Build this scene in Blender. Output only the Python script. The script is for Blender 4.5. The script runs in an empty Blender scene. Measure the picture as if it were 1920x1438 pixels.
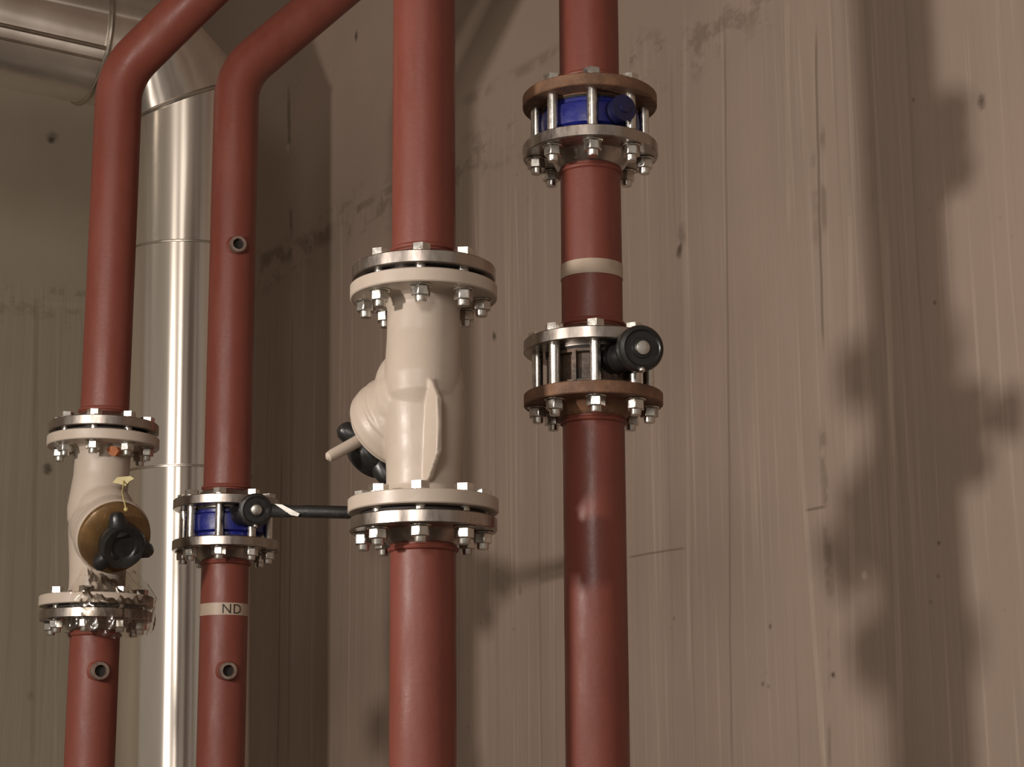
import bpy, bmesh, math, random
from mathutils import Vector, Matrix, noise
random.seed(7)
PI = math.pi
col = bpy.context.scene.collection
scene = bpy.context.scene

# ------------------------------------------------------------------ camera
F = 3400.0
EYE = 1.5
PITCH = math.radians(12.5)
ROLL = math.radians(-0.36)
cam_d = bpy.data.cameras.new('camera')
cam = bpy.data.objects.new('camera', cam_d)
col.objects.link(cam)
cam_d.sensor_fit = 'HORIZONTAL'
cam_d.sensor_width = 36.0
cam_d.lens = 36.0 * F / 1920.0
cam_d.clip_start = 0.05
RM = (Matrix.Rotation(PI / 2 + PITCH, 3, 'X') @ Matrix.Rotation(ROLL, 3, 'Z'))
cam.matrix_world = Matrix.Translation((0, 0, EYE)) @ RM.to_4x4()
scene.camera = cam

# ------------------------------------------------------------------ world, lamps, exposure
w = bpy.data.worlds.new('World')
scene.world = w
w.use_nodes = True
w.node_tree.nodes['Background'].inputs[0].default_value = (0.50, 0.44, 0.38, 1)
w.node_tree.nodes['Background'].inputs[1].default_value = 0.50
def lamp(name, loc, power, radius, color):
    d = bpy.data.lights.new(name, 'POINT'); d.energy = power; d.shadow_soft_size = radius; d.color = color
    o = bpy.data.objects.new(name, d); o.location = loc; col.objects.link(o); return o
lamp('work_lamp', (-1.66, 1.24, EYE + 0.62), 115, 0.075, (1.0, 0.915, 0.84))
lamp('fill_lamp', (-0.9, -1.8, 2.8), 170, 0.5, (1.0, 0.91, 0.84))  # added unseen fill light, softens and lifts the shadows
vs = scene.view_settings
vs.view_transform = 'Standard'; vs.look = 'None'; vs.gamma = 1.0; vs.use_curve_mapping = False
vs.exposure = 0.26

def ray(px, py):
    return RM @ Vector(((px - 960) / F, (719 - py) / F, -1.0))
def at(px, py, Y):
    d = ray(px, py); return Vector((0, 0, EYE)) + d * (Y / d.y)
def zat(py, Y, px=960):
    return at(px, py, Y).z

# ------------------------------------------------------------------ mesh helpers
def finish(bm, name, m, parent=None, sharp=35):
    bmesh.ops.recalc_face_normals(bm, faces=bm.faces[:])
    lim = math.radians(sharp)
    for f in bm.faces: f.smooth = True
    for e in bm.edges:
        if len(e.link_faces) == 2 and e.calc_face_angle(0) > lim: e.smooth = False
    me = bpy.data.meshes.new(name); bm.to_mesh(me); bm.free()
    if m is not None: me.materials.append(m)
    o = bpy.data.objects.new(name, me); col.objects.link(o)
    if parent is not None: o.parent = parent
    return o
def frame(d):
    d = d.normalized(); a = Vector((0, 0, 1)) if abs(d.z) < 0.95 else Vector((0, 1, 0))
    x = a.cross(d).normalized(); return x, d.cross(x).normalized(), d
def lathe(bm, prof, org=(0, 0, 0), axis=(0, 0, 1), n=64, cap=True, close=False):
    """prof = [(radius, height)...] along axis"""
    x, y, d = frame(Vector(axis)); org = Vector(org); rings = []
    for r, h in prof:
        rings.append([bm.verts.new(org + d * h + (x * math.cos(2*PI*i/n) + y * math.sin(2*PI*i/n)) * r) for i in range(n)])
    for a, b in zip(rings, rings[1:]):
        for i in range(n): bm.faces.new((a[i], a[(i+1) % n], b[(i+1) % n], b[i]))
    if close:
        a, b = rings[-1], rings[0]
        for i in range(n): bm.faces.new((a[i], a[(i+1) % n], b[(i+1) % n], b[i]))
    elif cap:
        bm.faces.new(rings[0][::-1]); bm.faces.new(rings[-1])
def sweep(bm, pts, r, n=48, cap=True):
    rings = []; pts = [Vector(p) for p in pts]
    t0 = (pts[1] - pts[0]).normalized(); x, y, _ = frame(t0)
    for i, p in enumerate(pts):
        t = (pts[min(i+1, len(pts)-1)] - pts[max(i-1, 0)]).normalized()
        x = (x - t * x.dot(t)).normalized(); y = t.cross(x)
        rr = r[i] if isinstance(r, (list, tuple)) else r
        rings.append([bm.verts.new(p + (x*math.cos(2*PI*k/n) + y*math.sin(2*PI*k/n)) * rr) for k in range(n)])
    for a, b in zip(rings, rings[1:]):
        for k in range(n): bm.faces.new((a[k], a[(k+1) % n], b[(k+1) % n], b[k]))
    if cap: bm.faces.new(rings[0][::-1]); bm.faces.new(rings[-1])
def prism(bm, poly, thick, M):
    """poly in local xy, extruded in z from -thick/2 to thick/2, then M"""
    a = [bm.verts.new(M @ Vector((px, py, -thick/2))) for px, py in poly]
    b = [bm.verts.new(M @ Vector((px, py, thick/2))) for px, py in poly]
    bm.faces.new(a[::-1]); bm.faces.new(b); n = len(a)
    for i in range(n): bm.faces.new((a[i], a[(i+1) % n], b[(i+1) % n], b[i]))
def ball(bm, c, r, sc=(1, 1, 1), u=32, v=20):
    bmesh.ops.create_uvsphere(bm, u_segments=u, v_segments=v, radius=r, matrix=Matrix.Translation(c) @ Matrix.Diagonal((*sc, 1)))
def bevel(o, wd, seg=2, ang=35):
    m = o.modifiers.new('bevel', 'BEVEL'); m.width = wd; m.segments = seg; m.limit_method = 'ANGLE'; m.angle_limit = math.radians(ang)
def thing(name, loc, label, cat, group=None):
    o = bpy.data.objects.new(name, None); o.empty_display_size = 0.05; o.location = loc; col.objects.link(o)
    o['label'] = label; o['category'] = cat
    if group: o['group'] = group
    return o

# ------------------------------------------------------------------ materials
def newmat(name):
    m = bpy.data.materials.new(name); m.use_nodes = True
    return m, m.node_tree, m.node_tree.nodes['Principled BSDF']
def N(nt, typ, **kw):
    n = nt.nodes.new(typ)
    for k, v in kw.items(): setattr(n, k, v)
    return n
class E:
    """tiny node expression helper"""
    def __init__(s, nt): s.nt = nt
    def op(s, o, a, b=None, c=None, clamp=False):
        n = N(s.nt, 'ShaderNodeMath', operation=o); n.use_clamp = clamp
        for i, v in enumerate((a, b, c)):
            if v is None: continue
            if isinstance(v, (int, float)): n.inputs[i].default_value = v
            else: s.nt.links.new(v, n.inputs[i])
        return n.outputs[0]
    def rng(s, v, a, b, c=0.0, d=1.0):
        n = N(s.nt, 'ShaderNodeMapRange', interpolation_type='SMOOTHSTEP')
        s.nt.links.new(v, n.inputs[0])
        for i, q in enumerate((a, b, c, d)): n.inputs[i+1].default_value = q
        return n.outputs[0]
    def noise(s, vec, scale, detail=4, rough=.55, mp=(1, 1, 1), off=(0, 0, 0), dist=0):
        m = N(s.nt, 'ShaderNodeMapping'); s.nt.links.new(vec, m.inputs[0]); m.inputs['Scale'].default_value = mp; m.inputs['Location'].default_value = off
        n = N(s.nt, 'ShaderNodeTexNoise'); s.nt.links.new(m.outputs[0], n.inputs['Vector'])
        n.inputs['Scale'].default_value = scale; n.inputs['Detail'].default_value = detail; n.inputs['Roughness'].default_value = rough
        n.inputs['Distortion'].default_value = dist
        return n.outputs['Fac']
    def mix(s, f, a, b):
        n = N(s.nt, 'ShaderNodeMix', data_type='RGBA')
        for i, v in ((0, f), (6, a), (7, b)):
            if isinstance(v, (int, float)): n.inputs[i].default_value = v
            elif isinstance(v, tuple): n.inputs[i].default_value = (*v, 1) if len(v) == 3 else v
            else: s.nt.links.new(v, n.inputs[i])
        return n.outputs[2]
    def bump(s, h, strength, dist, b):
        n = N(s.nt, 'ShaderNodeBump'); n.inputs['Strength'].default_value = strength; n.inputs['Distance'].default_value = dist
        s.nt.links.new(h, n.inputs['Height']); s.nt.links.new(n.outputs[0], b.inputs['Normal'])
def objvec(nt): return N(nt, 'ShaderNodeTexCoord').outputs['Object']

def simple(name, c1, c2, rough, metal=0.0, scale=20, mp=(1, 1, 1), bump=0.0, rough2=None, spec=0.5, coat=0.0):
    m, nt, b = newmat(name); e = E(nt); v = objvec(nt)
    f = e.rng(e.noise(v, scale, 5, .6, mp), .3, .7)
    nt.links.new(e.mix(f, c1, c2), b.inputs['Base Color'])
    b.inputs['Metallic'].default_value = metal; b.inputs['Specular IOR Level'].default_value = spec
    b.inputs['Coat Weight'].default_value = coat
    nt.links.new(e.rng(e.noise(v, scale * 2.3, 3, .6, mp, (3, 1, 2)), .3, .7, rough, rough2 if rough2 else rough), b.inputs['Roughness'])
    if bump: e.bump(e.noise(v, scale * 5, 4, .6, mp), bump, .002, b)
    return m

def red_paint():
    m, nt, b = newmat('red_oxide_paint'); e = E(nt); v = objvec(nt)
    big = e.rng(e.noise(v, 5, 4, .6, (1, 1, .5)), .3, .7)
    fine = e.rng(e.noise(v, 40, 5, .65, (1, 1, .35), (1, 5, 2)), .35, .7)
    c = e.mix(big, (.160, .037, .024), (.185, .048, .032))
    c = e.mix(e.op('MULTIPLY', fine, .3), c, (.115, .030, .021))
    dust = e.rng(e.noise(v, 9, 6, .7, (1, 1, .3), (7, 2, 1)), .60, .80)
    c = e.mix(e.op('MULTIPLY', dust, .25), c, (.26, .13, .09))
    nt.links.new(c, b.inputs['Base Color'])
    b.inputs['Specular IOR Level'].default_value = .45
    nt.links.new(e.rng(e.noise(v, 14, 5, .6, (1, 1, .3), (4, 4, 4)), .35, .68, .34, .60), b.inputs['Roughness'])
    e.bump(e.noise(v, 120, 4, .6), .25, .0012, b)
    return m
M_red = red_paint()
M_steel = simple('machined_steel', (.46, .41, .37), (.32, .28, .25), .26, 1.0, 40, (1, 1, .3), .04, .40)
M_rust = simple('rusty_flange_steel', (.21, .105, .055), (.12, .062, .036), .55, .1, 35, bump=.5, rough2=.75)
M_darkface = simple('dark_flange_face', (.10, .085, .065), (.06, .05, .04), .5, .5, 30, bump=.3, rough2=.65)
M_zinc = simple('zinc_plated_bolt', (.70, .67, .62), (.50, .48, .44), .24, 1.0, 60, bump=.0, rough2=.36)
M_white = simple('cream_valve_enamel', (.47, .395, .325), (.43, .36, .295), .38, 0, 14, bump=.12, rough2=.5)
M_blue = simple('blue_valve_enamel', (.012, .018, .20), (.008, .010, .12), .3, 0, 30, bump=.2, rough2=.45)
M_navy = simple('dark_blue_enamel', (.012, .014, .07), (.008, .009, .04), .35, 0, 30, bump=.2, rough2=.5)
M_black = simple('black_plastic', (.010, .010, .010), (.016, .015, .014), .28, 0, 40, bump=.1, rough2=.42)
M_dkbody = simple('dark_cast_iron', (.05, .04, .032), (.12, .075, .05), .40, .4, 30, bump=.5, rough2=.6)
M_gasket = simple('black_gasket', (.012, .010, .009), (.022, .014, .012), .7, 0, 40)
M_brass = simple('brown_bonnet_cover', (.19, .105, .035), (.10, .055, .025), .25, .35, 18, rough2=.45, coat=.3)
M_tape = simple('cream_marking_tape', (.42, .33, .25), (.36, .28, .21), .5, 0, 25)
M_ink = simple('black_ink', (.02, .015, .012), (.03, .02, .015), .6)
M_yellow = simple('yellow_tag', (.50, .42, .17), (.40, .32, .12), .45, 0, 50)
M_orange = simple('orange_primer_patch', (.42, .13, .035), (.28, .09, .03), .6, 0, 40)
M_hole = simple('dark_socket_bore', (.008, .006, .005), (.012, .008, .006), .8)
M_socket = simple('bare_steel_socket', (.30, .23, .19), (.20, .13, .10), .38, .7, 60, bump=.3, rough2=.55)

def duct_mat():
    m, nt, b = newmat('aluminium_cladding'); e = E(nt); v = objvec(nt)
    f = e.rng(e.noise(v, 6, 4, .6, (1, 1, .15)), .3, .7)
    nt.links.new(e.mix(f, (.78, .72, .64), (.66, .60, .53)), b.inputs['Base Color'])
    b.inputs['Metallic'].default_value = .9
    nt.links.new(e.rng(e.noise(v, 4, 3, .5, (1, 1, .2), (2, 2, 2)), .3, .7, .24, .34), b.inputs['Roughness'])
    h = e.op('ADD', e.noise(v, 14, 1, .5, (1, 1, .022), (5, 0, 0)), e.op('MULTIPLY', e.noise(v, 36, 1, .5, (1, 1, .02), (5, 0, 0)), .3))
    e.bump(h, .30, .004, b)
    b.inputs['Anisotropic'].default_value = .9
    b.inputs['Anisotropic Rotation'].default_value = .25
    tg = N(nt, 'ShaderNodeTangent', direction_type='RADIAL', axis='Z'); nt.links.new(tg.outputs[0], b.inputs['Tangent'])
    return m
M_duct = duct_mat()
M_seam = simple('cladding_bead', (.5, .45, .39), (.4, .36, .31), .28, 1.0, 30, rough2=.35)

# ------------------------------------------------------------------ room shell
# corner C, right wall runs towards the camera along D1, left wall along D2
C = Vector((-1.053, 5.63, 0))
A = math.radians(33.5)
D1 = Vector((math.sin(A), -math.cos(A), 0)); N1 = Vector((-math.cos(A), -math.sin(A), 0))
D2 = Vector((-math.cos(A), -math.sin(A), 0)); N2 = Vector((math.sin(A), -math.cos(A), 0))
HC = 4.7
def on_wall(px, py, Nn, Dd):
    d = ray(px, py); o = Vector((0, 0, EYE)); s = (C - o).dot(Nn) / d.dot(Nn); p = o + d * s
    return (p - C).dot(Dd), p.z
def concrete(name, Nn, Dd, cfg):
    m, nt, b = newmat(name); e = E(nt); v = objvec(nt)
    sx = N(nt, 'ShaderNodeSeparateXYZ'); nt.links.new(v, sx.inputs[0]); X, Z = sx.outputs[0], sx.outputs[2]
    def dist_mask(p1, p2, wd, soft, wob=.006, broken=0.0):
        (t1, z1), (t2, z2) = on_wall(*p1, Nn, Dd), on_wall(*p2, Nn, Dd)
        if abs(z2 - z1) >= abs(t2 - t1): u, q, (a1, b1), (a2, b2) = Z, X, (z1, t1), (z2, t2)
        else: u, q, (a1, b1), (a2, b2) = X, Z, (t1, z1), (t2, z2)
        k = (b2 - b1) / (a2 - a1)
        nz = e.op('MULTIPLY', e.op('SUBTRACT', e.noise(v, 3.0, 3, .6, off=(p1[0]*.01, 0, 1)), .5), wob * 2)
        d = e.op('ABSOLUTE', e.op('SUBTRACT', e.op('ADD', q, nz), e.op('MULTIPLY_ADD', u, k, b1 - k * a1)))
        mk = e.rng(d, wd, wd + soft, 1, 0)
        lo, hi = min(a1, a2), max(a1, a2); fd = .06 * min(1, (hi - lo))+.004
        mk = e.op('MULTIPLY', mk, e.op('MULTIPLY', e.rng(u, lo - fd, lo + fd), e.rng(u, hi - fd, hi + fd, 1, 0)))
        if broken: mk = e.op('MULTIPLY', mk, e.rng(e.noise(v, broken, 3, .6, off=(p1[0]*.013, 0, 3)), .42, .55))
        return mk
    def spot_mask(p, r, sq=1.0):
        t, z = on_wall(*p, Nn, Dd)
        dx = e.op('SUBTRACT', X, t); dz = e.op('MULTIPLY', e.op('SUBTRACT', Z, z), sq)
        nz = e.op('MULTIPLY', e.op('SUBTRACT', e.noise(v, 45, 3, .6), .5), r * 1.4)
        d = e.op('ADD', e.op('SQRT', e.op('ADD', e.op('MULTIPLY', dx, dx), e.op('MULTIPLY', dz, dz))), nz)
        return e.rng(d, r * .2, r * 1.15, 1, 0)
    # base tone
    big = e.rng(e.noise(v, 1.6, 5, .55), .3, .7)
    c = e.mix(big, cfg['c1'], cfg['c2'])
    mot = e.rng(e.noise(v, 7, 6, .62, (1, 1, .6), (2, 3, 1)), .35, .7)
    c = e.mix(e.op('MULTIPLY', mot, .25), c, cfg['c3'])
    # pour line: smooth concrete above, board streaks below
    zl = cfg['zline']
    wob = e.op('MULTIPLY', e.op('SUBTRACT', e.noise(v, 2.2, 4, .6, (1, 1, 0)), .5), .22)
    jag = e.op('MULTIPLY', e.op('SUBTRACT', e.noise(v, 38, 2, .6, (1, 1, .02)), .5), .35)
    zz = e.op('ADD', Z, e.op('ADD', wob, jag))
    below = e.rng(zz, zl - .04, zl + .05, 1, 0)
    s1 = e.noise(v, 48, 3, .55, (1, 1, .014), (0, 0, 0))
    s2 = e.noise(v, 85, 2, .5, (1, 1, .02), (4, 0, 2))
    s3 = e.noise(v, 9, 2, .5, (1, 1, .04), (8, 0, 2))
    lightS = e.op('MULTIPLY', e.rng(s1, .60, .72), below); darkS = e.op('MULTIPLY', e.rng(s1, .42, .30), below)
    fine = e.op('MULTIPLY', e.rng(s2, .55, .75), below)
    c = e.mix(e.op('MULTIPLY', e.op('MULTIPLY', e.rng(s3, .35, .65), below), .12), c, cfg['dark'])
    c = e.mix(e.op('MULTIPLY', lightS, .44), c, cfg['light'])
    c = e.mix(e.op('MULTIPLY', fine, .34), c, cfg['light'])
    c = e.mix(e.op('MULTIPLY', darkS, .28), c, cfg['dark'])
    # smears along the pour line
    d = e.op('ABSOLUTE', e.op('SUBTRACT', e.op('ADD', Z, wob), zl))
    sm = e.op('MULTIPLY', e.rng(d, .02, .10, 1, 0), e.rng(e.noise(v, 11, 5, .65, (1, 1, 1.6)), .50, .62))
    c = e.mix(e.op('MULTIPLY', sm, cfg.get('smear', .5)), c, cfg['dark'])
    h = e.op('ADD', e.op('MULTIPLY', e.op('MULTIPLY', s1, below), .8), e.op('MULTIPLY', e.noise(v, 25, 6, .7), .25))
    for p1, p2, wd, soft, amt, sign, br in cfg['lines']:
        mk = dist_mask(p1, p2, wd, soft, broken=br)
        if sign > 0: amt *= .6; mk = e.op('MULTIPLY', mk, e.rng(e.noise(v, 2.6, 4, .6, off=(p1[0]*.017, 0, 5)), .32, .62, .25, 1))
        c = e.mix(e.op('MULTIPLY', mk, amt), c, cfg['dark'] if sign < 0 else cfg['light'])
        h = e.op('ADD', h, e.op('MULTIPLY', mk, .35 * sign))
    for p, r, amt, sign, sq in cfg['spots']:
        mk = spot_mask(p, r, sq)
        c = e.mix(e.op('MULTIPLY', mk, amt), c, cfg['deep'] if sign < 0 else cfg['light'])
        h = e.op('ADD', h, e.op('MULTIPLY', mk, .3 * sign))
    # pores
    vo = N(nt, 'ShaderNodeTexVoronoi'); vo.inputs['Scale'].default_value = 16; nt.links.new(v, vo.inputs['Vector'])
    pore = e.op('MULTIPLY', e.rng(vo.outputs['Distance'], .04, .09, 1, 0), e.rng(e.noise(v, 3, 2, .5), .55, .6))
    c = e.mix(e.op('MULTIPLY', pore, .5), c, cfg['dark'])
    nt.links.new(c, b.inputs['Base Color'])
    b.inputs['Roughness'].default_value = .78; b.inputs['Specular IOR Level'].default_value = .25
    e.bump(h, .35, .006, b)
    return m
zline = on_wall(640, 425, N1, D1)[1]
W1 = dict(c1=(.325, .252, .202), c2=(.360, .272, .222), c3=(.29, .235, .180), light=(.50, .40, .315), dark=(.17, .130, .095), deep=(.06, .042, .03), zline=zline, smear=.55,
    lines=[((1530, 70), (1543, 640), .0012, .004, .75, -1, 0), ((1541, 240), (1546, 430), .003, .008, .55, -1, 9), ((1528, 270), (1532, 460), .006, .012, .35, -1, 9),
           ((1540, 800), (1556, 1120), .003, .012, .55, -1, 14), ((1553, 1180), (1556, 1438), .001, .006, .5, -1, 6),
           ((1500, 820), (1545, 1438), .003, .006, .75, 1, 0), ((1660, 430), (1690, 1438), .003, .008, .6, 1, 0),
           ((1358, 60), (1372, 1438), .001, .004, .5, -1, 0), ((1352, 30), (1362, 800), .002, .005, .45, 1, 0),
           ((1283, 30), (1292, 1250), .003, .006, .55, 1, 0), ((1475, 0), (1478, 420), .004, .006, .4, 1, 0), ((1592, 380), (1598, 1300), .003, .006, .35, 1, 0),
           ((541, 170), (545, 440), .006, .008, .8, -1, 7), ((528, 860), (521, 1437), .002, .006, .6, -1, 0),
           ((548, 600), (540, 1437), .002, .007, .4, -1, 0), ((590, 560), (583, 1437), .002, .006, .5, 1, 0), ((660, 600), (652, 1437), .002, .005, .6, 1, 0),
           ((640, 420), (636, 800), .003, .006, .5, 1, 0), ((887, 320), (893, 470), .0015, .004, .8, 1, 0), ((965, 350), (975, 620), .0015, .004, .6, 1, 0),
           ((1180, 1046), (1283, 1029), .0008, .0025, .7, -1, 0), ((1512, 957), (1546, 950), .001, .003, .8, -1, 0), ((1012, 1090), (1062, 1078), .003, .008, .4, -1, 0),
           ((870, 190), (1050, 92), .004, .02, .45, -1, 8), ((655, 400), (740, 350), .004, .012, .5, -1, 10), ((490, 495), (622, 435), .012, .03, .75, -1, 9)],
    spots=[((668, 68), .012, .8, -1, .6), ((1274, 470), .012, .8, -1, .7), ((1278, 440), .018, .35, -1, .7), ((1840, 190), .013, .75, -1, .8), ((926, 630), .011, .85, -1, .8),
           ((540, 277), .013, .7, 1, .7), ((1620, 1080), .008, .7, 1, .8), ((1562, 1265), .007, .8, -1, 1), ((1444, 1175), .006, .6, -1, 1), ((1760, 1018), .005, .6, -1, 1),
           ((1752, 568), .005, .5, -1, 1), ((1712, 188), .005, .5, -1, 1), ((1430, 1282), .006, .5, -1, 1), ((975, 1108), .008, .35, -1, .5)])
W2 = dict(c1=(.33, .285, .215), c2=(.37, .315, .245), c3=(.29, .25, .185), light=(.42, .36, .27), dark=(.19, .155, .11), deep=(.07, .055, .04), zline=on_wall(100, 572, N2, D2)[1], smear=.4,
    lines=[((45, 566), (160, 574), .003, .010, .55, 1, 0), ((110, 590), (106, 1437), .002, .006, .5, 1, 0), ((70, 590), (62, 1437), .003, .01, .3, -1, 0),
           ((95, 545), (165, 552), .004, .012, .5, -1, 14)],
    spots=[((98, 258), .022, .55, -1, .9), ((97, 262), .012, .8, -1, .9), ((90, 880), .017, .8, -1, .8), ((58, 1305), .016, .3, -1, 1)])
M_wall1 = concrete('board_marked_concrete', N1, D1, W1)
M_wall2 = concrete('grey_cast_concrete', N2, D2, W2)
M_plain = simple('plain_concrete', (.30, .25, .20), (.24, .20, .16), .85, 0, 4, bump=.3)

M_floor = simple('dark_floor', (.085, .07, .055), (.06, .05, .04), .8, 0, 4, bump=.3)  # unseen floor, colour darkened so the duct's underside reflects dark
def slab(name, L, H, T, Dd, Nn, mat):
    """wall: local x along, z up, front face at y=0 facing -y in local"""
    bm = bmesh.new()
    bmesh.ops.create_cube(bm, size=1, matrix=Matrix.Translation((L/2, T/2, H/2)) @ Matrix.Diagonal((L, T, H, 1)))
    o = finish(bm, name, mat); back = -Nn
    o.matrix_world = Matrix.Translation(C) @ Matrix((Dd, back, Vector((0, 0, 1)))).transposed().to_4x4()
    o['kind'] = 'structure'; return o
def slab_m(Dd, Nn): return Matrix((Dd, -Nn, Vector((0, 0, 1)))).transposed().to_4x4()
slab('wall_right', 7.0, HC, .25, D1, N1, M_wall1)
bm = bmesh.new()
bmesh.ops.create_cube(bm, size=1, matrix=Matrix.Translation((3.1, .125, HC/2)) @ Matrix.Diagonal((6.8, .25, HC, 1)))
o = finish(bm, 'wall_left', M_wall2); o.matrix_world = Matrix.Translation(C) @ slab_m(D2, N2); o['kind'] = 'structure'
for nm, z0 in (('floor', -.2), ('ceiling', HC)):
    bm = bmesh.new()
    P = [C - D1*.3 - D2*.3, C + D1*7 - D2*.3, C + D1*7 + D2*6.5, C - D1*.3 + D2*6.5]
    prism(bm, [(p.x, p.y) for p in P], .2, Matrix.Translation((0, 0, z0 + .1)))
    finish(bm, nm, M_floor if nm == 'floor' else M_plain)['kind'] = 'structure'

# ------------------------------------------------------------------ pipes and fittings
R = .0445
def weld(bm, c, r): lathe(bm, [(r*.98, -.004), (r+.0022, -.002), (r+.003, 0), (r+.0022, .002), (r*.98, .004)], c, n=48, cap=False)
def flange_mesh(th, hub_dir, OD=.100, hub=True, m=None, bore=R):
    """disc with flange hub; local origin at the centre of the sealing face, body extends along hub_dir"""
    bm = bmesh.new(); s = hub_dir
    prof = [(bore, 0), (.069, 0), (.069, s*.002), (OD-.0015, s*.002), (OD, s*.0035), (OD, s*(th-.0015)), (OD-.0015, s*th), (.062, s*th), (.058, s*(th+.003)), (bore+.006, s*(th+.014)), (bore+.001, s*(th+.018)), (bore, s*(th+.018))]
    lathe(bm, prof, n=96, close=True)
    return bm
class Line:
    """one vertical pipe axis given by two image points at a depth"""
    def __init__(s, p1, p2, Y):
        a, b = at(*p1, Y), at(*p2, Y); s.Y = Y
        s.a, s.d = a, (b - a) / (b.z - a.z)
    def p(s, z): return s.a + s.d * (z - s.a.z)
    def zf(s, py, off=.1):           # height of something facing the camera on the rim, seen at image row py
        q = s.p(EYE + .6); return zat(py, s.Y - off, 960 + (q.x / s.Y) * F)
    def tilt(s):
        d = s.d.normalized(); return Vector((0, 0, 1)).rotation_difference(d).to_euler()
L1 = Line((217, 300), (169, 1400), 3.30)
L2 = Line((440.5, 300), (414, 1400), 3.41)
L3 = Line((795, 200), (793, 1400), 2.43)
L4 = Line((1104, 60), (1120.5, 1400), 2.55)

def bolt(parent, ang, z_head_top, z_bot, stud=False, rc=.080, up=True):
    """hex bolt through a flange pair; head above, nut and thread end below"""
    x, y = rc*math.sin(ang), -rc*math.cos(ang)
    bm = bmesh.new()
    lathe(bm, [(.0072, z_bot - .024), (.0080, z_bot - .022), (.0080, z_head_top + .001)], (x, y, 0), n=20)
    rot = random.random() * PI/3
    def hexa(z0, z1):
        pr = [(.0135*math.cos(rot + k*PI/3), .0135*math.sin(rot + k*PI/3)) for k in range(6)]
        prism(bm2, pr, z1 - z0, Matrix.Translation((x, y, (z0+z1)/2)))
    bm2 = bm
    if stud: lathe(bm, [(.0080, z_head_top), (.0080, z_head_top + .018), (.0072, z_head_top + .020)], (x, y, 0), n=20); hexa(z_head_top, z_head_top + .012)
    else:
        lathe(bm, [(.015, z_head_top), (.015, z_head_top + .002)], (x, y, 0), n=24)
        hexa(z_head_top + .002, z_head_top + .012)
    o = finish(bm, 'bolt', M_zinc, parent, 25)
    bm2 = bmesh.new(); rot = random.random() * PI/3
    hexa(z_bot - .016, z_bot - .0025)
    lathe(bm2, [(.015, z_bot - .0025), (.015, z_bot)], (x, y, 0), n=24)
    nt_ = finish(bm2, 'nut', M_zinc, o, 25); bevel(nt_, .0012, 2)
    return o

def pipe_thing(line, z0, z1, label, fl_bot=None, fl_top=None, path=None, name='steel_pipe', group='red steel pipes', rings=()):
    """red pipe from z0 to z1; fl_bot/fl_top = (material, thickness)"""
    base = line.p(z0); t = thing(name, base, label, 'pipe', group)
    bm = bmesh.new()
    if path: sweep(bm, [p - base for p in path], R, 56)
    else:
        n = 24; sweep(bm, [line.p(z0 + (z1-z0)*i/n) - base for i in range(n+1)], R, 56)
    finish(bm, 'pipe', M_red, t)
    for key, f, z, sg in (('b', fl_bot, z0, 1), ('t', fl_top, z1, -1)):
        if f:
            o = finish(flange_mesh(f[1], sg), 'flange', f[0], t, 30); o.location = line.p(z) - base; o.rotation_euler = line.tilt()
            o['label'] = f[2]
            bm = bmesh.new(); weld(bm, (0, 0, 0), R + .001)
            w_ = finish(bm, 'weld_bead', M_red, t); w_.location = line.p(z + sg*(f[1]+.024)) - base; w_.rotation_euler = line.tilt()
    return t, base
def socket(t, base, p, d, r=.0165):
    d = Vector(d).normalized(); bm = bmesh.new()
    lathe(bm, [(r*.62, .0), (r*1.15, .0), (r, .006), (r, .020), (r*.92, .022), (r*.64, .022), (r*.60, .010)], p - base + d*(R-.006), d, 32, close=True)
    o = finish(bm, 'socket', M_socket, t, 30); o['label'] = 'short bare steel threaded socket'
    bm = bmesh.new(); lathe(bm, [(r*.62, .0), (r*.62, .013)], p - base + d*(R-.006), d, 24)
    finish(bm, 'bore', M_hole, o)
    bm = bmesh.new(); lathe(bm, [(r*1.0, .0), (r*1.28, .004), (r*1.0, .009)], p - base + d*(R-.007), d, 32, cap=False)
    finish(bm, 'weld_bead', M_red, o)
def tape(t, base, line, z, h, text=None):
    bm = bmesh.new(); c = line.p(z) - base
    lathe(bm, [(R, -h/2), (R+.0009, -h/2), (R+.0009, h/2), (R, h/2)], c, line.d, 64, close=True)
    tp = finish(bm, 'marking_tape', M_tape, t, 30); tp['label'] = 'cream marking tape wrapped around the pipe'
    if text:
        cu = bpy.data.curves.new('lettering', 'FONT'); cu.body = text; cu.size = h*1.12; cu.extrude = 0.0; cu.resolution_u = 4
        cu.space_character = 1.1
        tmp = bpy.data.objects.new('tmp', cu); col.objects.link(tmp)
        bpy.context.view_layer.update()
        me = bpy.data.meshes.new_from_object(tmp.evaluated_get(bpy.context.evaluated_depsgraph_get()))
        bpy.data.objects.remove(tmp)
        bm = bmesh.new(); bm.from_mesh(me)
        for _ in range(3):
            bmesh.ops.subdivide_edges(bm, edges=[e_ for e_ in bm.edges if abs(e_.verts[0].co.x - e_.verts[1].co.x) > .003], cuts=1)
        bmesh.ops.triangulate(bm, faces=bm.faces[:])
        x0 = min(v.co.x for v in bm.verts); rr = R + .0014; y0 = (min(v.co.y for v in bm.verts) + max(v.co.y for v in bm.verts))/2
        va = math.atan2(line.p(z).x, line.p(z).y)      # direction of the camera as seen from the pipe
        for v in bm.verts:
            a = (v.co.x - x0)/rr + text_start - va; yy = v.co.y - y0
            v.co = c + Vector((rr*math.sin(a), -rr*math.cos(a), yy))
        finish(bm, 'lettering', M_ink, tp)
text_start = math.radians(-4)

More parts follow.
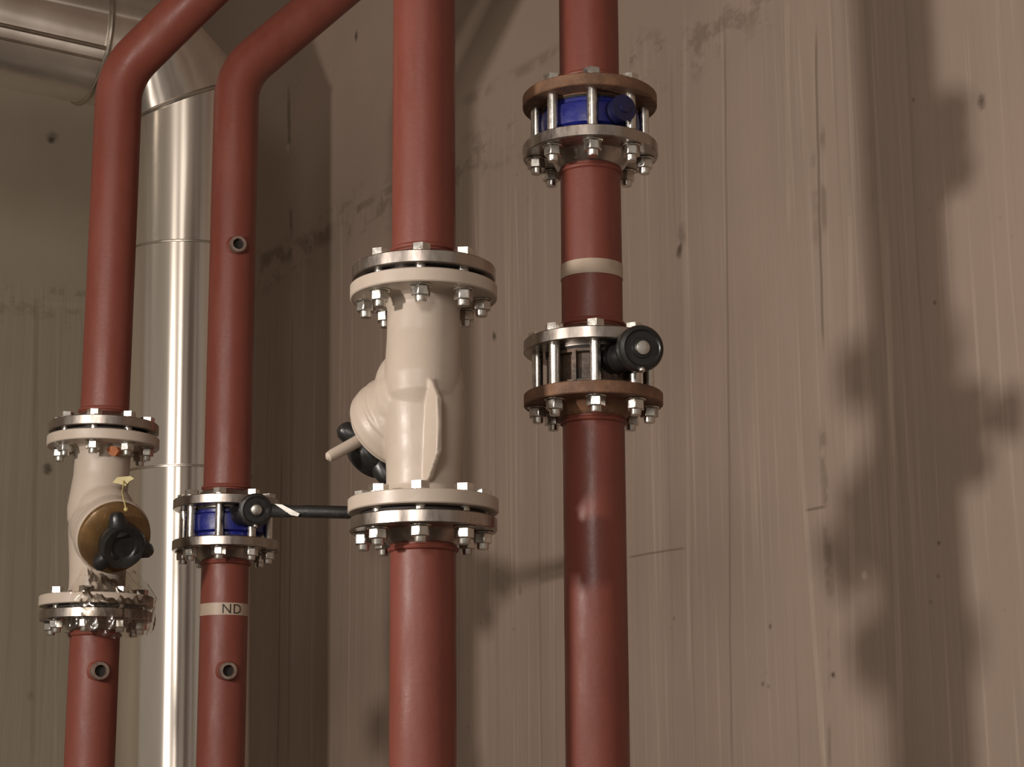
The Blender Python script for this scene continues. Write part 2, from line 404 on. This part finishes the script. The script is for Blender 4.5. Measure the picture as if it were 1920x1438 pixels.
TH = .020
steel = (M_steel, TH, 'machined bare steel flange'); rust = (M_rust, TH, 'brown rusty steel flange')
darkst = (M_steel, TH, 'dull bare steel flange')
CEIL = HC
def ang_to_cam(line): return -math.atan2(line.p(2).x, line.p(2).y)

# ---- wafer valve between two flanges
def wafer(line, z_lo, z_hi, label, bodymat, hub_px=None, lever=None, ribs=False, neck=None, studs_rot=0.0, fl_th=TH, bodylabel=None):
    base = line.p(z_lo); H = z_hi - z_lo
    t = thing('butterfly_valve', base, label, 'valve', 'butterfly valves on the red pipes')
    t.rotation_euler = line.tilt()
    bm = bmesh.new()
    if ribs:
        lathe(bm, [(R, 0), (.066, 0), (.066, .008), (.059, .010), (.059, H-.010), (.066, H-.008), (.066, H), (R, H)], n=72, close=True)
        for k in range(14):
            a = 2*PI*k/14
            prism(bm, [(-.003, .055), (.003, .055), (.003, .0675), (-.003, .0675)], H - .012, Matrix.Translation((0, 0, H/2)) @ Matrix.Rotation(a, 4, 'Z'))
    else:
        lathe(bm, [(R, 0), (.0645, 0), (.066, .002), (.066, .009), (.0725, .013), (.074, H/2), (.0725, H-.013), (.066, H-.009), (.066, H-.002), (.0645, H), (R, H)], n=72, close=True)
    b = finish(bm, 'valve_body', bodymat, t, 30)
    if bodylabel: b['label'] = bodylabel
    bm = bmesh.new(); lathe(bm, [(R-.001, -.0004), (.068, -.0004), (.068, .0032), (R-.001, .0032)], n=64, close=True); lathe(bm, [(R-.001, H-.0032), (.068, H-.0032), (.068, H+.0004), (R-.001, H+.0004)], n=64, close=True)
    finish(bm, 'gasket', M_gasket, t, 30)
    if neck:
        d = Vector((math.sin(neck[0]), -math.cos(neck[0]), 0)); zc = neck[2]
        bm = bmesh.new(); lathe(bm, [(.021, .060), (.019, .072), (.0175, .078), (.0175, neck[1]-.008), (.020, neck[1]-.006), (.020, neck[1]-.001), (.008, neck[1]), (.008, neck[1]+.003)], (0, 0, zc), d, 28)
        finish(bm, 'neck', neck[3], t, 30)
    if hub_px:
        hx, hr, hY, dang = hub_px   # hub centre in local coordinates
        c = Vector(hx); d = Vector((math.sin(dang), -math.cos(dang), -.10)).normalized()
        bm = bmesh.new()
        lathe(bm, [(.002, -.030), (hr*.55, -.028), (hr*.85, -.020), (hr*.98, -.010), (hr, .0), (hr, .007), (hr*.95, .011), (hr*.80, .0125), (hr*.72, .010), (hr*.45, .010), (hr*.42, .012), (.002, .012)], c, d, 48)
        p0 = Vector((0, 0, c.z)) + Vector((c.x, c.y, 0)).normalized()*.060
        sweep(bm, [p0, (p0 + c)*.5 + Vector((0, 0, -.003)), c - d*.012], [.022, .019, .019], 24)
        hub = finish(bm, 'lever_hub', M_black, t, 30); hub['label'] = 'round black plastic lever hub'
        bm = bmesh.new(); lathe(bm, [(.0108, .009), (.0108, .014), (.0095, .0165), (.004, .018), (.001, .018)], c, d, 24)
        bo = c + d*.012 + Vector((-.001, 0, -hr*.95)); ball(bm, bo, .0045, u=14, v=10)
        finish(bm, 'screw', M_zinc, hub, 30)
        if lever:
            le = Vector(lever); u = (le - c).normalized(); up = Vector((0, 0, 1)); q = u.cross(up).normalized()
            bm = bmesh.new(); ln = (le - c).length
            pts = [(c + u*hr*.6, .012, .007), (c + u*.045, .012, .006), (c + u*.075, .010, .005), (c + u*.09, .011, .008), (c + u*(ln-.02), .0115, .008), (le, .008, .006)]
            rings = []
            for p, hh, ww in pts:
                rings.append([bm.verts.new(p + up*hh*sy + q*ww*sx) for sx, sy in ((-1, -.6), (-.6, -1), (.6, -1), (1, -.6), (1, .6), (.6, 1), (-.6, 1), (-1, .6))])
            for r0, r1 in zip(rings, rings[1:]):
                for k in range(8): bm.faces.new((r0[k], r0[(k+1) % 8], r1[(k+1) % 8], r1[k]))
            bm.faces.new(rings[0]); bm.faces.new(rings[-1])
            lv = finish(bm, 'lever', M_black, t, 40); lv['label'] = 'long black lever handle pointing sideways'
            bm = bmesh.new(); p = c + u*.030 - q*0 ; fr = Vector((0, -1, 0))
            P = [c + u*.036 + up*.011, c + u*.050 + up*.010, c + u*.082 - up*.006, c + u*.079 - up*.011, c + u*.066 - up*.009]
            a = [bm.verts.new(x + fr*.0085) for x in P]; b2 = [bm.verts.new(x + fr*.0118) for x in P]
            bm.faces.new(a); bm.faces.new(b2)
            for k in range(5): bm.faces.new((a[k], a[(k+1) % 5], b2[(k+1) % 5], b2[k]))
            s = finish(bm, 'latch_plate', M_zinc, lv); s['label'] = 'bright bent steel latch plate'
    for k in range(8):
        bolt(t, k*PI/4 + studs_rot, H + fl_th, -fl_th)
    return t

# ---- pipe 4 (right)
z4a_t = L4.zf(160); z4a_b = L4.zf(228)
z4b_t = L4.zf(637); z4b_b = L4.zf(707)
H4 = .056
z4a_m = (z4a_t + z4a_b)/2; z4b_m = (z4b_t + z4b_b)/2
a_lo, a_hi = z4a_m - H4/2, z4a_m + H4/2
b_lo, b_hi = z4b_m - H4/2, z4b_m + H4/2
print('pair gaps', z4a_t - z4a_b, z4b_t - z4b_b)
pipe_thing(L4, a_hi, CEIL, 'red pipe above the upper blue valve of the rightmost pipe line', fl_bot=rust)
t, b0 = pipe_thing(L4, b_hi, a_lo, 'short red pipe with a cream tape band between the two valves of the rightmost line', fl_bot=steel, fl_top=steel)
tape(t, b0, L4, L4.zf(497, R), .0215)
pipe_thing(L4, 0, b_lo, 'long red pipe below the black hub valve of the rightmost line', fl_top=rust)
s4 = (L4.Y - .1)
nk = math.radians(30)
wafer(L4, a_lo, a_hi, 'blue butterfly valve between flanges near the top of the rightmost pipe', M_blue, neck=(nk, .094, H4*.52, M_navy), bodylabel='blue enamelled wafer valve body')
hc = at(1199, 654, L4.Y - .118) - L4.p(b_lo)
wafer(L4, b_lo, b_hi, 'butterfly valve with dark ribbed body and round black hub on the rightmost pipe', M_dkbody, ribs=True, hub_px=(hc, .0325, 0, math.radians(14)), bodylabel='dark ribbed wafer valve body')

# ---- pipe 2
z2_m = (L2.zf(945) + L2.zf(1000))/2
print('gap2', L2.zf(945) - L2.zf(1000))
c_lo, c_hi = z2_m - H4/2, z2_m + H4/2
def bend_path(line, z0, pv, hdir, rise, zend=None, RB=.13, th=PI/4):
    """vertical from z0, 45 degree bend at height of pv, then straight; returns points"""
    v = line.p(pv); up = line.d.normalized(); h = Vector(hdir).normalized()
    out = (up*math.cos(th) + h*math.sin(th)).normalized(); ta = RB*math.tan(th/2)
    pts = [line.p(z0 + (v.z - ta - z0)*i/24) for i in range(24)]
    cc = (v - up*ta) + h*RB
    for i in range(13):
        a = th*i/12; pts.append(cc - h*RB*math.cos(a) + up*RB*math.sin(a))
    e0 = v + out*ta
    for i in range(1, 11): pts.append(e0 + out*rise*i/10)
    e1 = pts[-1]; v2 = e1 + out*ta; cc2 = (v2 - out*ta) ; hh = (up*1.0 - out*out.dot(up)).normalized()
    cen = e1 + hh*RB
    for i in range(1, 13):
        a = th*i/12; pts.append(cen - hh*RB*math.cos(a) + out*RB*math.sin(a))
    top = pts[-1]; pts.append(top + up*(CEIL - top.z)/up.z)
    return pts, e0, out
pv2 = zat(140, L2.Y, 430)
path2, e2, out2 = bend_path(L2, c_hi, pv2, (.96, .22, 0), .62)
t, b0 = pipe_thing(L2, c_hi, 0, 'red pipe bending right at the top, above the blue valve with the long black lever', fl_bot=steel, path=path2)
sd = Vector((.33, -.94, -.03))
socket(t, b0, L2.p(zat(457, L2.Y - .05, 455)), sd)
# small socket on the slanting stretch
hit = min((e2 + out2*(.62*i/60) for i in range(61)), key=lambda q: abs((RM.transposed() @ (q - Vector((0, 0, EYE)))).x / -(RM.transposed() @ (q - Vector((0, 0, EYE)))).z * F + 960 - 664))
socket(t, b0, hit, Vector((.30, -.75, -.45)), .011)
t, b0 = pipe_thing(L2, 0, c_lo, 'red pipe with lettered cream tape and side socket, below the blue lever valve', fl_top=steel)
tape(t, b0, L2, L2.zf(1141, R), .0225, 'ND')
socket(t, b0, L2.p(zat(1256, L2.Y - .05, 437)), sd)
hc2 = at(479, 957, L2.Y - .115) - L2.p(c_lo)
wafer(L2, c_lo, c_hi, 'blue butterfly valve with long black lever, on the second pipe from the left', M_blue, hub_px=(hc2, .031, 0, math.radians(16)), lever=hc2 + Vector((.245, .03, -.004)), bodylabel='blue enamelled wafer valve body')

# ---- slanted seat valves
def seat_valve(line, z_lo, z_hi, label, bdir, fin=None, cover=None, midf=.53, front=(0, -1)):
    base = line.p(z_lo); H = z_hi - z_lo
    t = thing('balancing_valve', base, label, 'valve', 'cream slanted valves'); t.rotation_euler = line.tilt()
    b = Vector(bdir).normalized(); mid = Vector((0, 0, H*midf)); fr = Vector((front[0], front[1], 0))
    bm = bmesh.new()
    lathe(bm, [(.060, .012), (.056, .022), (.0505, .036), (.0505, .06), (.0530, .10), (.0562, .14), (.0562, .17), (.053, .20), (.044, .225)], n=48)
    sweep(bm, [Vector((0, 0, H-.012)), Vector((0, 0, H-.021)), Vector((0, 0, H-.034)), fr*.002 + Vector((0, 0, H*.76)), fr*.007 + Vector((0, 0, H*.66)), fr*.013 + Vector((0, 0, H*.56)), fr*.017 + Vector((0, 0, H*.49)), fr*.019 + Vector((0, 0, H*.43)), fr*.019 + Vector((0, 0, H*.395))],
          [.060, .056, .0505, .0505, .0515, .052, .048, .036, .018], 48)
    # branch towards the bonnet
    lathe(bm, [(.050, -.025), (.060, .010), (.062, .040), (.0625, .055), (.067, .060), (.069, .066), (.069, .082), (.066, .087)], mid + b*0, b, 56)
    lathe(bm, [(.0635, .048), (.0665, .050), (.0665, .054), (.0635, .056)], mid, b, 56)
    ball(bm, mid + b*.03, .062)
    ball(bm, mid + b*.026 + Vector((0, 0, .026)), .054)
    ball(bm, mid + b*.045 + Vector((0, 0, -.01)), .061)
    if fin:
        (x0, y0), (x1, y1) = fin; u = Vector((x1 - x0, y1 - y0, 0)); ln = u.length; u.normalize()
        M = Matrix((u, Vector((0, 0, 1)), u.cross(Vector((0, 0, 1))))).transposed().to_4x4(); M.translation = Vector((x0, y0, 0))
        prism(bm, [(-.02, H*.10), (ln*.45, H*.12), (ln*.95, H*.22), (ln, H*.34), (ln*.95, H*.46), (ln*.6, H*.54), (-.02, H*.58)], .0085, M)
    body = finish(bm, 'valve_body', M_white, t)
    rm = body.modifiers.new('remesh', 'REMESH'); rm.mode = 'VOXEL'; rm.voxel_size = .0020; rm.use_smooth_shade = True
    sm = body.modifiers.new('smooth', 'SMOOTH'); sm.factor = .6; sm.iterations = 4
    for z, s in ((0, 1), (H, -1)):
        bm = bmesh.new()
        lathe(bm, [(R, 0), (.069, 0), (.069, s*.002), (.1005, s*.002), (.102, s*.0035), (.102, s*.0195), (.1005, s*.021), (.062, s*.021), (.054, s*.025), (.050, s*.034), (R, s*.034)], n=96, close=True)
        o = finish(bm, 'flange', M_white, t, 30); o.location = (0, 0, z); o['label'] = 'cream enamelled flange'
        bm = bmesh.new(); lathe(bm, [(R, -s*.0035), (.086, -s*.0035), (.086, s*.0004), (R, s*.0004)], n=64, close=True)
        o = finish(bm, 'gasket', M_gasket, t, 30); o.location = (0, 0, z)
    # bonnet
    if cover:
        bm = bmesh.new(); lathe(bm, [(.066, .080), (.0665, .086), (.065, .094), (.058, .099), (.040, .102), (.020, .103)], mid, b, 56)
        o = finish(bm, 'bonnet', cover, t, 40); o['label'] = 'brown round bonnet under clear wrapping'
    else:
        bm = bmesh.new(); lathe(bm, [(.064, .080), (.062, .092), (.045, .100), (.022, .103)], mid, b, 56)
        finish(bm, 'bonnet', M_white, t, 40)
    bm = bmesh.new()
    lathe(bm, [(.020, .098), (.022, .108), (.034, .112), (.040, .120), (.041, .140), (.037, .148), (.024, .146), (.020, .142), (.008, .141)], mid, b, 40)
    x, y, d = frame(b)
    for k in range(3):
        a = 2*PI*k/3 + cover_rot
        q = x*math.cos(a) + y*math.sin(a)
        sweep(bm, [mid + b*.127 + q*.022, mid + b*.127 + q*.042, mid + b*.126 + q*.055, mid + b*.125 + q*.060], [.022, .0165, .013, .008], 20)
    o = finish(bm, 'handwheel', M_black, t, 40); o['label'] = 'black lobed plastic handwheel'
    for zt, zb in ((TH + .0035, -.021), ):
        for k in range(8): bolt(t, k*PI/4, H + TH + .0035, H - .021)
    for k in range(8): bolt(t, k*PI/4, .021, -TH - .0035)
    return t, mid, b
cover_rot = .5
# pipe 3 valve
z3t = L3.zf(498); z3b = L3.zf(945)
print('face to face 3', z3t - z3b)
t3, m3, b3 = seat_valve(L3, z3b, z3t, 'large cream slanted valve on the third pipe, its handwheel pointing back left', (-.100, .12, -.088), fin=((.0, -.040), (.026, -.080)), front=(-.1, -1))
bm = bmesh.new()
pA = at(712, 806, L3.Y + .07) - L3.p(z3b); pB = at(613, 858, L3.Y + .03) - L3.p(z3b)
sweep(bm, [pA, pA.lerp(pB, .5), pA.lerp(pB, .9), pA.lerp(pB, .97), pB], [.0105, .0088, .0080, .0068, .003], 20)
finish(bm, 'test_nipple', M_white, t3)['label'] = 'slim pale stub sticking out to the left'
GS = .0035
pipe_thing(L3, z3t + GS, CEIL, 'thick red pipe standing above the large cream valve, third from the left', fl_bot=steel)
pipe_thing(L3, 0, z3b - GS, 'thick red pipe below the large cream valve, third from the left', fl_top=steel)

# pipe 1 valve
z1t = L1.zf(800); z1b = L1.zf(1131)
print('face to face 1', z1t - z1b)
cover_rot = 1.92
t1, m1, b1 = seat_valve(L1, z1b, z1t, 'cream slanted valve on the leftmost pipe, black handwheel and brown bonnet facing forward', (.076, -.12, -.066), cover=M_brass, midf=.50, front=(-.5, -.6))
pv1 = zat(140, L1.Y, 222)
path1, e1, out1 = bend_path(L1, z1t + GS, pv1, (.99, -.12, 0), .70)
pipe_thing(L1, z1t + GS, 0, 'leftmost red pipe, bending right at the top, above the cream valve', fl_bot=steel, path=path1)
t, b0 = pipe_thing(L1, 0, z1b - GS, 'leftmost red pipe with a side socket, below the cream valve', fl_top=steel)
socket(t, b0, L1.p(zat(1256, L1.Y - .05, 198)), Vector((.42, -.90, -.03)))
# small tag with string on valve 1, orange patch on its neck
org1 = L1.p(z1b)
bm = bmesh.new()
c = at(232, 901, L1.Y - .075) - org1
prism(bm, [(-.020, -.004), (-.012, .006), (.012, .008), (.019, .003), (.010, -.002), (.004, -.010), (-.008, -.006)], .003, Matrix.Translation(c) @ Matrix.Rotation(PI/2, 4, 'X'))
tg = finish(bm, 'tag', M_yellow, t1); tg['label'] = 'small yellow tag on a string'
bm = bmesh.new(); sweep(bm, [c, at(229, 925, L1.Y - .12) - org1, at(236, 953, L1.Y - .15) - org1], .0013, 8); ball(bm, at(236, 955, L1.Y - .152) - org1, .004, u=12, v=8)
finish(bm, 'string', M_yellow, tg)
bm = bmesh.new(); c = at(214, 846, L1.Y - .052) - org1
prism(bm, [(-.014, .004), (-.004, .009), (.008, .007), (.013, -.002), (.006, -.010), (-.006, -.007)], .010, Matrix.Translation(c) @ Matrix.Rotation(PI/2, 4, 'X') @ Matrix.Rotation(-.4, 4, 'Y'))
finish(bm, 'cap', M_orange, t1)['label'] = 'small orange cap under the upper flange'

# clear plastic film crumpled round the lower flange of valve 1
m, nt, b = newmat('clear_film')
tr = N(nt, 'ShaderNodeBsdfTransparent'); tr.inputs[0].default_value = (.95, .93, .90, 1)
gl = N(nt, 'ShaderNodeBsdfGlossy'); gl.inputs[0].default_value = (.95, .9, .85, 1); gl.inputs['Roughness'].default_value = .16
fr_ = N(nt, 'ShaderNodeFresnel'); fr_.inputs[0].default_value = 1.75
mx = N(nt, 'ShaderNodeMixShader'); nt.links.new(fr_.outputs[0], mx.inputs[0]); nt.links.new(tr.outputs[0], mx.inputs[1]); nt.links.new(gl.outputs[0], mx.inputs[2])
nt.links.new(mx.outputs[0], nt.nodes['Material Output'].inputs['Surface'])
M_film = m
bm = bmesh.new(); nu, nv = 60, 26; grid = []
for j in range(nv + 1):
    row = []
    for i in range(nu + 1):
        u, v = i/nu, j/nv
        a = math.radians(-12 + 100*u) ; z = -.040 + .112*v - .02*math.sin(u*PI)
        prof_r = .105 + .004*math.sin(v*PI) if v < .55 else .108 - (v-.55)*.10
        q = Vector((i*.33, j*.30, 2.0)); r = prof_r + .006*noise.noise(q*.8) + .004*abs(noise.noise(q*1.7))
        row.append(bm.verts.new((r*math.sin(a), -r*math.cos(a), z + .006*noise.noise(q + Vector((9, 0, 0))))))
    grid.append(row)
for j in range(nv):
    for i in range(nu): bm.faces.new((grid[j][i], grid[j][i+1], grid[j+1][i+1], grid[j+1][i]))
film = finish(bm, 'plastic_film', M_film, None, 60); film.location = org1
film['label'] = 'crumpled clear plastic film round the lower flange of the leftmost valve'; film['category'] = 'plastic film'

# ------------------------------------------------------------------ clad duct with segmented elbow
DY = 4.35
Ld = Line((355, 300), (342, 1400), DY)
DR = 127/3483*DY
h1 = EYE + 1.69; h2 = EYE + 1.81
J1 = Ld.p(h1); J2 = Ld.p(h1) + D2*.14 + Vector((0, 0, h2 - h1))
base = Ld.p(0)
td = thing('clad_duct', base, 'silver clad duct behind the red pipes, turning left at the top', 'duct')
def miter_tube(bm, pts, r, n=96, ends=None, sub=1):
    """tube through pts with mitred joints; ends = override normals"""
    rings = []
    for i, p in enumerate(pts):
        if i == 0: t_ = (pts[1]-pts[0]).normalized(); nrm = t_
        elif i == len(pts)-1: t_ = (pts[-1]-pts[-2]).normalized(); nrm = t_
        else:
            t_ = (pts[i]-pts[i-1]).normalized(); nrm = (t_ + (pts[i+1]-pts[i]).normalized()).normalized()
        ax = D2.cross(Vector((0, 0, 1))).normalized(); up = ax.cross(t_).normalized()
        ring = []
        for k in range(n):
            q = ax*math.cos(2*PI*k/n)*r + up*math.sin(2*PI*k/n)*r
            s = -q.dot(nrm)/t_.dot(nrm); ring.append(p + q + t_*s)
        rings.append(ring)
    return rings
up = Ld.d.normalized()
axis_pts = [Ld.p(0), J1, J2, J2 + D2*3.4]
rings = miter_tube(None, axis_pts, DR)
def tube_between(name, ra, rb, parent, m, nseg=1):
    bm = bmesh.new(); n = len(ra); vs_ = []
    for j in range(nseg+1): vs_.append([bm.verts.new(ra[k].lerp(rb[k], j/nseg) - base) for k in range(n)])
    for j in range(nseg):
        for k in range(n): bm.faces.new((vs_[j][k], vs_[j][(k+1) % n], vs_[j+1][(k+1) % n], vs_[j+1][k]))
    o = finish(bm, name, m, parent)
    return o
# vertical sections split at the visible joints
def ring_at(z):
    ax = D2.cross(Vector((0, 0, 1))).normalized(); u2 = ax.cross(up).normalized(); c = Ld.p(z)
    return [c + ax*math.cos(2*PI*k/96)*DR + u2*math.sin(2*PI*k/96)*DR for k in range(96)]
zs = [Ld.zf(872, DR), Ld.zf(450, DR)]
segs = [0, zs[0], zs[1]]
r_prev = ring_at(0)
for z in zs:
    r_n = ring_at(z); tube_between('duct_section', r_prev, r_n, td, M_duct); r_prev = r_n
def align(ref, ring):   # match index order
    best = min(range(len(ring)), key=lambda k: (ring[k] - ref[0]).length); rg = ring[best:] + ring[:best]
    if (rg[1] - ref[1]).length > (rg[-1] - ref[1]).length: rg = [rg[0]] + rg[1:][::-1]
    return rg
j1 = rings[1]
tube_between('duct_section', align(j1, r_prev), j1, td, M_duct)
tube_between('elbow_segment', rings[1], align(rings[1], rings[2]), td, M_duct)
tube_between('horizontal_duct', rings[2], align(rings[2], rings[3]), td, M_duct)
def bead(ring, name='joint_bead', r=.0045, cen=None, sc=1.0):
    bm = bmesh.new(); n = len(ring); c = sum(ring, Vector())/n; vr = []
    for k in range(n):
        p = ring[k]; rad = (p - c).normalized(); t_ = (ring[(k+1) % n] - ring[k-1]).normalized(); q = rad.cross(t_)
        vr.append([bm.verts.new(p + (rad*math.cos(a) + q*math.sin(a))*r - base) for a in [2*PI*i/10 for i in range(10)]])
    for k in range(n):
        for i in range(10): bm.faces.new((vr[k][i], vr[k][(i+1) % 10], vr[(k+1) % n][(i+1) % 10], vr[(k+1) % n][i]))
    return finish(bm, name, M_seam, td)
def groove(z):
    bm = bmesh.new(); lathe(bm, [(DR-.001, -.004), (DR+.0022, -.003), (DR+.0026, .000), (DR+.0004, .0012), (DR+.0004, .003), (DR-.001, .003)], Ld.p(z) - base, Ld.d, 96, cap=False)
    finish(bm, 'joint_band', M_seam, td, 30)
for z in zs: groove(z)
bead(rings[1], r=.006); bead(rings[2], r=.009)
ax3 = D2.cross(Vector((0, 0, 1))).normalized()
bead([J2 + D2*.135 + ax3*math.cos(2*PI*k/96)*DR + Vector((0, 0, 1))*math.sin(2*PI*k/96)*DR for k in range(96)], r=.0075)
# longitudinal lap seam along the horizontal stretch
ax = D2.cross(Vector((0, 0, 1))).normalized()
if ax.dot(N2) < 0: ax = -ax
for ang, rr in ((math.radians(-28), .0055), (math.radians(-39), .0035)):
    o_ = ax*math.cos(ang)*DR + Vector((0, 0, 1))*math.sin(ang)*DR
    bm = bmesh.new(); sweep(bm, [J2 + D2*.14 + o_ - base, J2 + D2*3.4 + o_ - base], rr, 12)
    finish(bm, 'lap_seam', M_seam, td)
